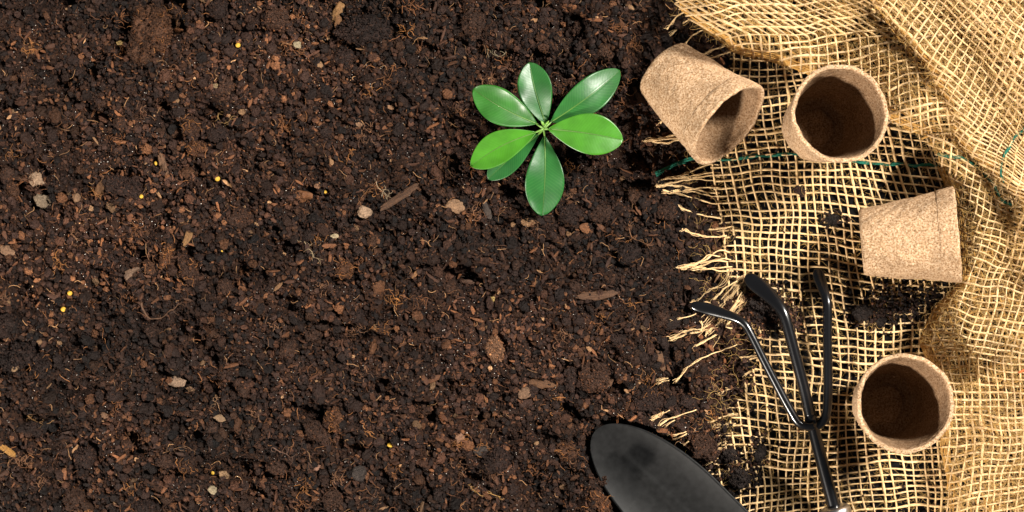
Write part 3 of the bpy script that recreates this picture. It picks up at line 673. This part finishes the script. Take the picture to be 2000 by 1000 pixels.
for pts in ([(1322, 400), (1340, 410), (1368, 420), (1410, 426)], [(1333, 446), (1356, 456), (1386, 462), (1420, 462)], [(1384, 448), (1410, 446), (1430, 442)],
            [(1302, 57), (1312, 45), (1326, 30), (1342, 20)], [(1303, 84), (1312, 68), (1328, 52), (1345, 38)], [(1335, 95), (1342, 80), (1355, 68), (1372, 60)],
            [(1372, 108), (1396, 96), (1430, 88)], [(1384, 114), (1408, 108), (1440, 96)], [(1290, 242), (1296, 236), (1302, 232)],
            [(1386, 598), (1396, 582), (1418, 562), (1440, 548)], [(1310, 628), (1336, 620), (1360, 612)], [(1308, 660), (1345, 646), (1376, 640), (1404, 622)],
            [(1360, 676), (1386, 660), (1412, 644), (1430, 622)], [(1378, 656), (1392, 638), (1420, 618), (1446, 586)], [(1384, 648), (1400, 630), (1430, 604), (1450, 570)],
            [(1368, 626), (1372, 640), (1368, 648)], [(1320, 745), (1345, 718), (1378, 696), (1416, 682), (1440, 672)], [(1284, 752), (1296, 745), (1308, 742)], [(1285, 745), (1295, 741), (1304, 738)],
            [(1272, 820), (1290, 812), (1308, 802)], [(1288, 830), (1310, 818), (1336, 808), (1360, 800)], [(1292, 848), (1302, 832), (1318, 820)], [(1294, 848), (1318, 850), (1340, 844)],
            [(1305, 858), (1325, 856), (1342, 846)], [(1334, 868), (1345, 862)], [(1275, 816), (1296, 806)], [(1384, 826), (1410, 816), (1432, 808)], [(1398, 772), (1424, 762), (1450, 756)],
            [(1310, 664), (1340, 654), (1372, 646), (1400, 640), (1430, 640)], [(1350, 590), (1400, 592), (1440, 586)]):
    strand(pts, random.uniform(1.6, 2.3), 9, random.uniform(1.0, 1.2))
# gathered threads where the weave is pulled together beside the tines
for k in range(8):
    x0 = 1440 + random.gauss(0, 12); y0 = 575 + random.gauss(0, 12)
    strand([(x0 + 14 + random.gauss(0, 6), y0 - 22), (x0, y0), (x0 - 24 - random.uniform(0, 20), y0 + 28 + random.gauss(0, 8)), (x0 - 50 - random.uniform(0, 26), y0 + 58 + random.gauss(0, 12))], random.uniform(.8, 1.5), 12, random.uniform(.6, .95))
for k in range(16):     # ragged thread ends along the edge
    y0 = random.uniform(680, 900); x0 = float(a_left(y0))
    strand([(x0 - random.uniform(8, 34), y0 + random.uniform(2, 12)), (x0 - 4, y0 + 2), (x0 + 12, y0)], random.uniform(1.1, 1.8), 9, random.uniform(.8, 1.1))

# --- folded layers
SLOPE_B = .13
def clip_poly(poly, ymin=-90): return lambda x, y: inside(x, y, poly)
def layer(name, label, poly, edge, hf, zlow, wroll, fams, under, ns, rim_n=7, hair=900):
    clip = clip_poly(poly); mb = MB()
    zf = lambda x, y: zlow + (hf(x, y) - zlow) * roll(seg_dist(x, y, edge), wroll)
    for i, (f, cs, t, pitch) in enumerate(fams): weave(mb, f, cs, t, zf, clip, pitch, ns=ns, phase=i, warp=(6, 55), rad=1.85)
    top = mb.build(name, M['jute'], cloth, CO); tag(top, label)
    mb = MB(); zu = lambda x, y: zlow * .7 + (hf(x, y) - zlow) * .45 * roll(seg_dist(x, y, edge) - 3, wroll)
    for i, (f, cs, t, pitch) in enumerate(under): weave(mb, f, cs, t, zu, clip, pitch, ns=ns + 77, phase=i, warp=(8, 45), rad=1.7, col=GOLD)
    # threads bunched along the rolled edge
    e = spline(np.array(edge, float), 5); tn = np.gradient(e, axis=0); tn /= np.linalg.norm(tn, axis=1)[:, None]
    nrm = np.stack([-tn[:, 1], tn[:, 0]], -1); mid = e[len(e) // 2] + nrm[len(e) // 2] * 14
    if not inside(np.array([mid[0]]), np.array([mid[1]]), poly)[0]: nrm = -nrm
    for k in range(rim_n):
        off = 1.5 + k * 2.1; q = e + nrm * (off + 3.5 * N1(np.arange(len(e)) * 5. + k * 71, 0, 40) + 2 * N2(np.arange(len(e)) * 5. + k * 31, 0, 15))[:, None]
        m = rng.random() ; a = int(len(q) * random.uniform(0, .3)); b = int(len(q) * random.uniform(.7, 1))
        q = q[a:b]; z = zf(q[:, 0], q[:, 1]) * .95 + rng.normal(0, .8, len(q))
        tube(mb, P(q[:, 0], q[:, 1], z), 1.5 * random.uniform(.8, 1.2), 5, np.clip(GOLD * random.uniform(.9, 1.3), 0, .85))
    mb.build('lining_layer', M['jute'], cloth, CO)
    return zf, clip
tB = np.arange(1270, 2080, 4.0); tV = np.arange(-100, 320, 4.0)
fB1 = lambda c, t: (t, c - SLOPE_B * (t - 1500) + 5 * np.sin(t / 60))
def fB2(c, t): return c + np.where(t < 70, (t - 70) / .58, .06 * (t - 70)), t
fBu1 = lambda c, t: (t, c + .25 * (t - 1500)); fBu2 = lambda c, t: (c + .45 * (t - 60), t)
zB, cB = layer('folded_weave', 'upper fold of burlap bulging over the flat weave at the top', B_POLY, B_EDGE, B_h, 26, 44,
      [(fB1, np.arange(-170, 420, 15), tB, 22), (fB2, np.arange(1180, 2090, 19), tV, 15)],
      [(fBu1, np.arange(-250, 400, 16), tB, 18), (fBu2, np.arange(1200, 2100, 18), tV, 16)], 200, 8)
tC = np.arange(1640, 2090, 4.0); tCv = np.arange(-100, 460, 4.0)
def fC1(c, t): s_ = np.interp(c, [-420, 0, 300], [.98, .9, .38]); return t, c + s_ * (t - 1700)
def fC2(c, t): return c - np.interp(t, [-100, 100, 300, 460], [-30, 80, 170, 200]) * 1.15, t
zC, cC = layer('folded_weave', 'tall ridge of burlap running down from the top into the right edge', C_POLY, C_EDGE, C_h, 98, 34,
      [(fC1, np.concatenate([np.arange(-480, 40, 20), np.arange(40, 420, 15.)]), tC, 18), (fC2, np.arange(1660, 2420, 20), tCv, 18)],
      [(lambda c, t: (t, c + .1 * (t - 1800)), np.arange(-120, 450, 16), tC, 17), (lambda c, t: (c + .2 * t, t), np.arange(1560, 2100, 17), tCv, 16)], 300, 9)
tD = np.arange(1780, 2090, 4.0); tDv = np.arange(250, 1090, 4.0)
def fD1(c, t): return t, c + np.interp(c, [250, 420, 600, 800, 1000], [.62, .36, .2, .04, -.18]) * (t - 1880)
def fD2(c, t): return c + np.interp(t, [250, 420, 560, 700, 850, 1090], [40, 20, -30, -75, -60, -90]), t
zD, cD = layer('folded_weave', 'lower right fold of burlap behind the two lower pots', D_POLY, D_EDGE, D_h, 12, 30,
      [(fD1, np.arange(190, 1180, 15.5), tD, 16), (fD2, np.arange(1790, 2190, 16), tDv, 15.5)],
      [(lambda c, t: (t, c - .28 * (t - 1880)), np.arange(200, 1180, 17), tD, 17), (lambda c, t: (c + .3 * (t - 600), t), np.arange(1650, 2200, 17), tDv, 17)], 400, 8)

# --- green marker thread woven through the cloth
def gstrand(pts, zf, up_=3, r=2.0, n=2):
    for k in range(n):
        p = spline(np.array(pts, float), 4); x, y = p[:, 0], p[:, 1] + (k - .5) * 2.4 + 4.5 * N3(np.arange(len(p)) * 4. + 9, 5, 28) + 2 * N1(np.arange(len(p)) * 4. + k * 50, 0, 10)
        s_ = np.arange(len(p)) * 4.
        tube(gm, P(x, y, zf(x, y) + up_ * .3 + 3.6 * np.sin(s_ / 5.2 + k * .6)), r * (.8 + .3 * np.sin(s_ / 9 + k)), 6)
gm = MB()
gstrand([(1280, 338), (1300, 328), (1325, 318), (1350, 311), (1380, 311), (1420, 314), (1460, 309), (1500, 303), (1540, 300), (1600, 308), (1660, 316), (1720, 320), (1780, 322), (1830, 326)], lambda x, y: np.maximum(A_h(x, y), soil_body(x, y) + 6), 3)
gstrand([(1282, 342), (1310, 326), (1340, 316)], lambda x, y: np.maximum(A_h(x, y), soil_body(x, y) + 8), 4, 1.6, 2)
gm.build('green_thread', M['green_yarn'], cloth, CO)
gm = MB(); gstrand([(1832, 300), (1856, 305), (1884, 311), (1908, 328), (1932, 352), (1945, 372), (1956, 392), (1975, 402)], zD, 4, 2.3, 2)
gm.build('green_thread', M['green_yarn'], cloth, CO)
gm = MB(); gstrand([(2010, 238), (1998, 254), (1982, 268), (1972, 288), (1960, 306), (1956, 325), (1955, 340), (1962, 356)], zC, 4, 2.2, 2)
gm.build('green_thread', M['green_yarn'], cloth, CO)

mb = MB(); q = spline(np.array([(1990, 728), (1998, 724), (2010, 720)], float), 3); tube(mb, P(q[:, 0], q[:, 1], zD(q[:, 0], q[:, 1]) + 4), 1.8, 6, (.8, .12, .04)); mb.build('red_thread', M['jute'], cloth, CO)
# --- fuzz standing off the threads
mb = MB()
hairs(mb, 4200, (1380, 1880, 90, 1040), A_h, clipA, rr=(.15, .3))
hairs(mb, 6000, (1290, 1900, -60, 280), zB, cB)
hairs(mb, 5500, (1680, 2040, -60, 430), zC, cC)
hairs(mb, 7500, (1790, 2040, 260, 1040), zD, cD)
nearedge = lambda x, y: (x > a_left(y) - 70) & (x < a_left(y) + 10)
hairs(mb, 420, (1290, 1460, 240, 900), lambda x, y: soil_body(x, y) + 10, nearedge, rr=(.15, .3), ln=(14, 40))
tag(mb.build('jute_fuzz', M['jute'], cloth, CO), kind='stuff')

# ------------------------------------------------------------------ soil spilled on the burlap
mb = MB(); pts = []
for cx, cy, sx, sy, n in ((1490, 605, 34, 24, 900), (1545, 625, 14, 10, 90), (1775, 588, 52, 20, 480), (1715, 612, 26, 16, 200), (1440, 930, 22, 14, 260), (1420, 888, 12, 10, 110), (1480, 885, 10, 18, 120), (1625, 430, 12, 7, 90), (1560, 372, 6, 6, 60), (1400, 720, 34, 40, 350), (1392, 830, 20, 40, 300), (1600, 800, 200, 250, 260)):
    x = rng.normal(cx, sx, n); y = rng.normal(cy, sy, n); pts.append(np.stack([x, y], -1))
k = 420; t_ = rng.uniform(5, 330, k); s_ = rng.normal(0, .6, k).clip(-1, 1); hw_ = blade_half(t_)
tx_, ty_ = TIP[0] + AX[0] * t_ + PX[0] * s_ * hw_, TIP[1] + AX[1] * t_ + PX[1] * s_ * hw_; tz_ = 41 + .02 * t_ + 20 * s_ ** 2 * (hw_ / 93) ** 1.3
crumbs(mb, OCT, P(tx_, ty_, tz_ + .5), .5 + 1.1 * rng.random(k) ** 4, soil_colour(k, 2.2), .3)
p = np.concatenate(pts); p = p[(p[:, 0] < 1850)]; r = rng.uniform(1.2, 4.4, len(p)); x, y = p.T
heap = 14 * np.exp(-((x - 1490) ** 2 / 1600 + (y - 605) ** 2 / 900)) * rng.random(len(x)) + 10 * np.exp(-((x - 1760) ** 2 / 3000 + (y - 600) ** 2 / 900)) * rng.random(len(x))
crumbs(mb, ICO[1], to_l(x, y, A_h(x, y) + 2 + heap), r, soil_colour(len(x), 1.1), .25)
tag(mb.build('spilled_soil', M['soil_bit'], None, (0, 0, 0), False), 'dark soil crumbs spilled on the flat burlap', 'spilled soil', kind='stuff')
for i, (x, y, a, b, lab) in enumerate(((1681, 612, 17, 14, 'dark soil lump on the burlap left of the lower pots'), (1718, 628, 9, 8, 'small brown soil lump on the burlap right of the darker lump'),
     (1442, 932, 20, 17, 'brown clod on the burlap between the trowel and the cultivator stem'), (1421, 889, 15, 13, 'smooth dark lump at the burlap edge beside the trowel'), (1483, 884, 10, 16, 'narrow dark clod on the burlap above the clod beside the trowel'),
     (1489, 600, 30, 20, 'dark soil heap on the burlap under the middle tine'), (1622, 428, 12, 8, 'small dark lump on the burlap between the pots in the middle'))):
    mb = MB(); z = float(A_h(x, y)) + 6; o = (x - 1000, 500 - y, z)
    lump(mb, *o, a, b, min(a, b) * .7, random.uniform(-.4, .4), (.011, .0070, .0055), .2, 4, i + 400, int(a * b * .8))
    tag(mb.build('soil_clod', M['soil_bit'], None, o, False), lab, 'soil clod', 'soil clods on the burlap')

# ------------------------------------------------------------------ peat pots
def lathe(mb, prof, frame, nseg=144, seed=0, amp=1.0, wob=None, tint=None):
    if callable(tint): tint = [tint(r_, h_) for r_, h_ in prof]
    """profile (r, h) swept about the local axis with an irregular hand-pressed surface"""
    pr = np.array(prof, float); a = np.linspace(0, 2 * math.pi, nseg, endpoint=False)
    R, A = np.meshgrid(pr[:, 0], a, indexing='ij'); Hh = np.repeat(pr[:, 1:2], nseg, 1)
    ca, sa = np.cos(A), np.sin(A)
    n = N1(ca * 60 + seed * 50, sa * 60 + Hh * .6, 22) * 4.0 + N2(ca * 80 + seed, sa * 80 + Hh, 9) * 1.9 + N3(ca * 90 + Hh, sa * 90 + seed, 4) * 1.3
    k = np.clip(R / 40, 0, 1) * amp; R = R + n * k
    if wob is not None: Hh = Hh + wob(A, Hh)
    loc = np.stack([R * ca, R * sa, Hh], -1).reshape(-1, 3)
    v = loc @ frame[0].T + frame[1]
    m = len(pr); i = np.arange(m - 1)[:, None] * nseg; j = np.arange(nseg)[None]; kx = (j + 1) % nseg
    q = np.stack([i + j, i + kx, i + nseg + kx, i + nseg + j], -1).reshape(-1, 4)
    mb.add(v, None, q, np.ones(3) if tint is None else np.repeat(np.array(tint), nseg, axis=0))
def dense(prof, step=3):
    out = [prof[0]]
    for a, b in zip(prof[:-1], prof[1:]):
        n = max(1, int(math.hypot(b[0] - a[0], b[1] - a[1]) / step))
        for k in range(1, n + 1): out.append((a[0] + (b[0] - a[0]) * k / n, a[1] + (b[1] - a[1]) * k / n))
    return out
def pot(base, axis, seed, label, spin=0):
    """base: centre of the foot (layout units), axis: direction of the opening"""
    a = Vector(axis).normalized(); R = a.to_track_quat('Z', 'Y').to_matrix() @ Matrix.Rotation(spin, 3, 'Z')
    root = thing('peat_pot', base, label, 'plant pot', 'pressed peat pots'); fr = (np.array(R), np.array([0., 0, 0]))
    lipw = lambda A, H: np.where(H > 140, 2.2 * N1(np.cos(A) * 40 + seed * 9, np.sin(A) * 40, 9) + 1.2 * N2(np.cos(A) * 60, np.sin(A) * 60 + seed, 4), 0)
    mb = MB()
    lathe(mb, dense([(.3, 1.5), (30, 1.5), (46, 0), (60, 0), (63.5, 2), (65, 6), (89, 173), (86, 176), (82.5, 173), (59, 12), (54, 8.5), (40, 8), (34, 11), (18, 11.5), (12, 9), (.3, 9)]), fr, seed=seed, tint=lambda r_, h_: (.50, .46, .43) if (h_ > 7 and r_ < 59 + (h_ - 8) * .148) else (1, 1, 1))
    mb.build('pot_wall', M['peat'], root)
    mb = MB()
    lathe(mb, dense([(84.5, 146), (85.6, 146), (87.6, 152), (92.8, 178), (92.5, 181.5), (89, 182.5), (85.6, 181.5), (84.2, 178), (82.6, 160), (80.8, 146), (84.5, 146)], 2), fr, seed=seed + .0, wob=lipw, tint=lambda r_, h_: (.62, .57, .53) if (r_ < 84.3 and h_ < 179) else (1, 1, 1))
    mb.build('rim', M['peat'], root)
    return root
def PP(x, y, z): return tuple(P(np.float64(x), np.float64(y), np.float64(z)))
def pot_by(rim_px, rim_z, d2, el, seed, label, spin=0):
    """rim centre at a photo point and height; the opening points along d2 (photo axes) raised by el degrees"""
    e = math.radians(el); n_ = math.hypot(*d2) or 1
    ax = Vector((d2[0] / n_ * math.cos(e), -d2[1] / n_ * math.cos(e), math.sin(e)))
    rc = Vector(PP(*rim_px, rim_z)); return pot(tuple(rc - ax * 180), ax, seed, label, spin)
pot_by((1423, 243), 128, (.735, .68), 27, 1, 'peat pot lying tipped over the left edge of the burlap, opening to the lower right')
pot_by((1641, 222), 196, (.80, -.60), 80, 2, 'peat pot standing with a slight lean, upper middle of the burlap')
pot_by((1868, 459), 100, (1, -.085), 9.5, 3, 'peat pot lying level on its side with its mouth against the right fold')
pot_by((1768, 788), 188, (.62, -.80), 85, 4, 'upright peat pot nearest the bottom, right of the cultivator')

# ------------------------------------------------------------------ seedling
SX, SY = 1062, 252
sg = float(np.mean(soil_h(np.array([SX]), np.array([SY]))))
plant = thing('seedling', (SX - 1000, 500 - SY, 0), 'young green seedling with seven glossy oval leaves planted in the dark soil', 'plant')
PO = np.array([SX - 1000, 500 - SY, 0.])
def leaf(bx, by, tx, ty, wd, z0, z1, fresh, peak=.55, cup=.12, droop=6, bend=0, label=None, tipf=1.0, start=(SX, SY, 112)):
    n, m = 40, 20; t = np.linspace(0, 1, n); s = np.linspace(-1, 1, m + 1)
    b0 = np.array([bx, by], float); d = np.array([tx - bx, ty - by], float); L = np.hypot(*d); d /= L; p = np.array([-d[1], d[0]])
    prof = np.sin(math.pi * t ** (math.log(.5) / math.log(peak)))** .62
    prof = prof * (1 - .0 * t); prof[0] = .03; prof[-1] = .015
    T, Sg = np.meshgrid(t, s, indexing='ij'); Wd = (wd / 2) * prof[:, None]
    mid = bend * np.sin(math.pi * T)
    x = b0[0] + d[0] * L * T + p[0] * (Sg * Wd + mid); y = b0[1] + d[1] * L * T + p[1] * (Sg * Wd + mid)
    z = z0 + (z1 - z0) * T + droop * np.sin(math.pi * T * .9) + cup * wd * (np.abs(Sg) ** 1.4) * prof[:, None] - 3.0 * np.exp(-(Sg / .08) ** 2) * prof[:, None] * .3 + 9 * N1(x, y + bx, 40) * np.abs(Sg)
    v = P(x, y, z).reshape(-1, 3) - PO
    w1 = m + 1; i = (np.arange(n - 1)[:, None] * w1 + np.arange(m)[None]).ravel()
    q = np.stack([i, i + 1, i + w1 + 1, i + w1], -1)
    col = np.stack([T, np.abs(Sg), np.full_like(T, fresh)], -1).reshape(-1, 3)
    mb = MB(); mb.add(v, None, q, col); o = mb.build('leaf', M['leaf'], plant); tag(o, label)
    mod = o.modifiers.new('thickness', 'SOLIDIFY'); mod.thickness = 1.4 * S; mod.offset = -1
    k = m // 2; cl = np.stack([x[:, k], y[:, k], z[:, k] + .2], -1); mb = MB(); lead = spline(np.array([start, (bx * .6 + start[0] * .4, by * .6 + start[1] * .4, (z0 + start[2]) / 2 + 2), (bx, by, z0 + .3)]), 4)[:-1]
    full = np.vstack([lead, cl]); rr = np.concatenate([np.linspace(2.2, 1.9, len(lead)), np.linspace(1.5, .25, n)])
    g = np.array([1.0, 1.0, 1.0]); rc = np.vstack([np.tile(np.array([1.25, 1.1, 1.1]), (len(lead), 1)), np.outer(np.linspace(.75, .42, n), g)])
    tube(mb, P(full[:, 0], full[:, 1], full[:, 2]) - PO, rr, 8, rc)
    mb.build('midrib', M['rib'], o)
leaf(1052, 262, 953, 350, 50, 84, 66, .12, .62, .10, 6, 2, 'partly hidden dark leaf at the lower left')
leaf(1066, 243, 1034, 122, 66, 92, 100, .18, .60, .16, 8, -3, 'dark leaf pointing straight up')
leaf(1064, 266, 1059, 421, 76, 92, 78, .16, .60, .10, 10, -3, 'longest leaf, pointing down')
leaf(1077, 238, 1211, 137, 66, 104, 62, .20, .56, .10, 30, 4, 'pointed leaf reaching to the upper right')
leaf(1047, 241, 924, 174, 68, 108, 98, .45, .58, .20, 12, -5, 'light green leaf at the upper left')
leaf(1045, 259, 920, 324, 63, 112, 108, .95, .58, .08, 8, 7, 'bright yellow green leaf at the lower left')
leaf(1072, 252, 1217, 274, 80, 116, 112, .90, .58, .07, 8, -3, 'bright broad leaf pointing right, uppermost')
mb = MB(); tube(mb, np.array([(0, 0, sg - 10), (1, 0, 60), (-2, 2, 90), (0, 0, 114), (2, 1, 119)]), [4.6, 4.2, 3.8, 3.6, 1.5], 10, (1.1, 1, 1)); mb.build('stem', M['rib'], plant)
mb = MB()
for k in range(2): tube(mb, np.array([(0, 0, 112), (5 - 9 * k, 5, 118), (8 - 15 * k, 9, 121)]), [2.2, 2.6, .5], 8, (1.3, 1.2, 1))
mb.build('bud', M['rib'], plant)

# ------------------------------------------------------------------ hand cultivator
cult = thing('hand_cultivator', (600, -440, 0), 'black three tined hand cultivator with a steel ferrule resting on the burlap', 'garden fork'); KO = np.array([600., -440., 0.])
def rod(name, pts, rads, flats, label=None, sides=20, low=28):
    a = np.array([(p[0], p[1], low + max(p[2] - 15, 0) * (.42 - (low - 28) * .008), r, f) for p, r, f in zip(pts, rads, flats)], float); q = spline(a, 3)
    mb = MB(); tube(mb, P(q[:, 0], q[:, 1], q[:, 2]) - KO, np.maximum(q[:, 3], .6), sides, flat=q[:, 4]); return tag(mb.build(name, M['black_paint'], cult), label)
rod('stem', [(1634, 1010, 58), (1622, 965, 60), (1606, 905, 62), (1592, 850, 62), (1580, 800, 64), (1573, 770, 66)], [12.5, 12.5, 12.2, 12, 11.5, 10.5], [1] * 6)
rod('tine', [(1582, 812, 74), (1571, 762, 80), (1556, 705, 88), (1542, 652, 94), (1531, 615, 94), (1518, 594, 84), (1498, 573, 60), (1478, 556, 36), (1464, 545, 22), (1455, 540, 16)],
    [11, 11, 11, 11, 11.5, 12.5, 14.5, 15.5, 13, 5], [1, 1, 1, 1, .95, .7, .42, .3, .28, .3], 'thick middle tine, bent left with a flattened tip')
rod('tine', [(1590, 832, 66), (1578, 833, 66), (1560, 826, 68), (1544, 802, 72), (1520, 758, 78), (1494, 708, 84), (1468, 656, 88), (1455, 634, 84), (1438, 622, 70), (1410, 612, 48), (1385, 604, 30), (1362, 598, 20), (1350, 596, 15)],
    [8.4, 8.4, 8.4, 8.4, 8.3, 8.2, 8.2, 8.4, 9, 10.4, 11.2, 10, 5], [1, 1, 1, 1, 1, 1, 1, .95, .8, .55, .36, .3, .3], 'left tine, splayed out over the soil', low=50)
rod('tine', [(1574, 832, 66), (1590, 833, 66), (1604, 826, 67), (1614, 808, 70), (1617, 775, 74), (1617, 720, 80), (1616, 660, 86), (1616, 605, 88), (1614, 585, 82), (1608, 566, 62), (1602, 548, 40), (1598, 534, 26), (1595, 524, 18)],
    [9, 9, 9, 9, 9, 9, 9, 9, 9.2, 10, 11.5, 11, 5], [1, 1, 1, 1, 1, 1, 1, 1, .95, .7, .45, .32, .3], 'straight right tine')
mb = MB(); lump(mb, *(np.array(PP(1584, 818, 56)) - KO), 12, 12, 7, 0, (1, 1, 1), .1, 3, 5); mb.build('weld', M['black_paint'], cult)
axf = np.array(PP(1655, 1085, 40)) - np.array(PP(1632, 998, 46)); axn = axf / np.linalg.norm(axf)
fq = Vector(axn).to_track_quat('Z', 'Y').to_matrix(); fo = np.array(PP(1629, 989, 47)) - KO
mb = MB(); lathe(mb, dense([(10, 0), (23, 0), (27, 2), (29.5, 6), (30.5, 14), (31, 60), (29, 60), (10, 60)], 3), (np.array(fq), fo), 96, amp=0); mb.build('ferrule', M['steel'], cult)
mb = MB(); lathe(mb, dense([(.3, 52), (29, 52), (33, 70), (37, 150), (33, 260), (36, 330), (26, 352), (.3, 356)], 6), (np.array(fq), fo), 64, amp=.15); mb.build('handle', M['handle'], cult)

# ------------------------------------------------------------------ trowel
trow = thing('trowel', (180, -360, 0), 'black garden trowel with a rounded dusty blade, its left edge under the soil', 'trowel'); TO = np.array([180., -360., 0.])
n, m = 70, 40; t = np.concatenate([np.linspace(0, 30, 16) ** 1.0, np.linspace(34, 420, n - 16)]); s = np.linspace(-1, 1, m + 1)
T, Sg = np.meshgrid(t, s, indexing='ij'); hw = blade_half(T) * np.interp(T, [0, 230, 420], [1, 1.0, .92])
x = TIP[0] + AX[0] * T + PX[0] * Sg * hw; y = TIP[1] + AX[1] * T + PX[1] * Sg * hw
z = 40 + .02 * T + 20 * (np.abs(Sg) ** 2.0) * np.clip(hw / 90, 0, 1) ** 2 + 2.2 * np.exp(-(Sg / .10) ** 2) * smooth(20, 160, T) + .4 * N1(x, y, 160)
v = P(x, y, z).reshape(-1, 3) - TO; w1 = m + 1; i = (np.arange(n - 1)[:, None] * w1 + np.arange(m)[None]).ravel()
mb = MB(); mb.add(v, None, np.stack([i, i + 1, i + w1 + 1, i + w1], -1)); o = mb.build('blade', M['blade'], trow)
mod = o.modifiers.new('thickness', 'SOLIDIFY'); mod.thickness = 4 * S; mod.offset = -1
c0 = TIP + AX * 400
mb = MB(); q = spline(np.array([(c0[0], c0[1], 44), (c0[0] + AX[0] * 60, c0[1] + AX[1] * 60, 62), (c0[0] + AX[0] * 120, c0[1] + AX[1] * 120, 66)]), 6)
tube(mb, P(q[:, 0], q[:, 1], q[:, 2]) - TO, 13, 16); mb.build('neck', M['black_paint'], trow)
mb = MB(); q = spline(np.array([(c0[0] + AX[0] * k, c0[1] + AX[1] * k, 66) for k in (110, 200, 300, 420)]), 8)
tube(mb, P(q[:, 0], q[:, 1], q[:, 2]) - TO, np.interp(np.arange(len(q)), [0, len(q) * .1, len(q) * .5, len(q) * .9, len(q) - 1], [26, 30, 34, 32, 18]), 24); mb.build('handle', M['handle'], trow)
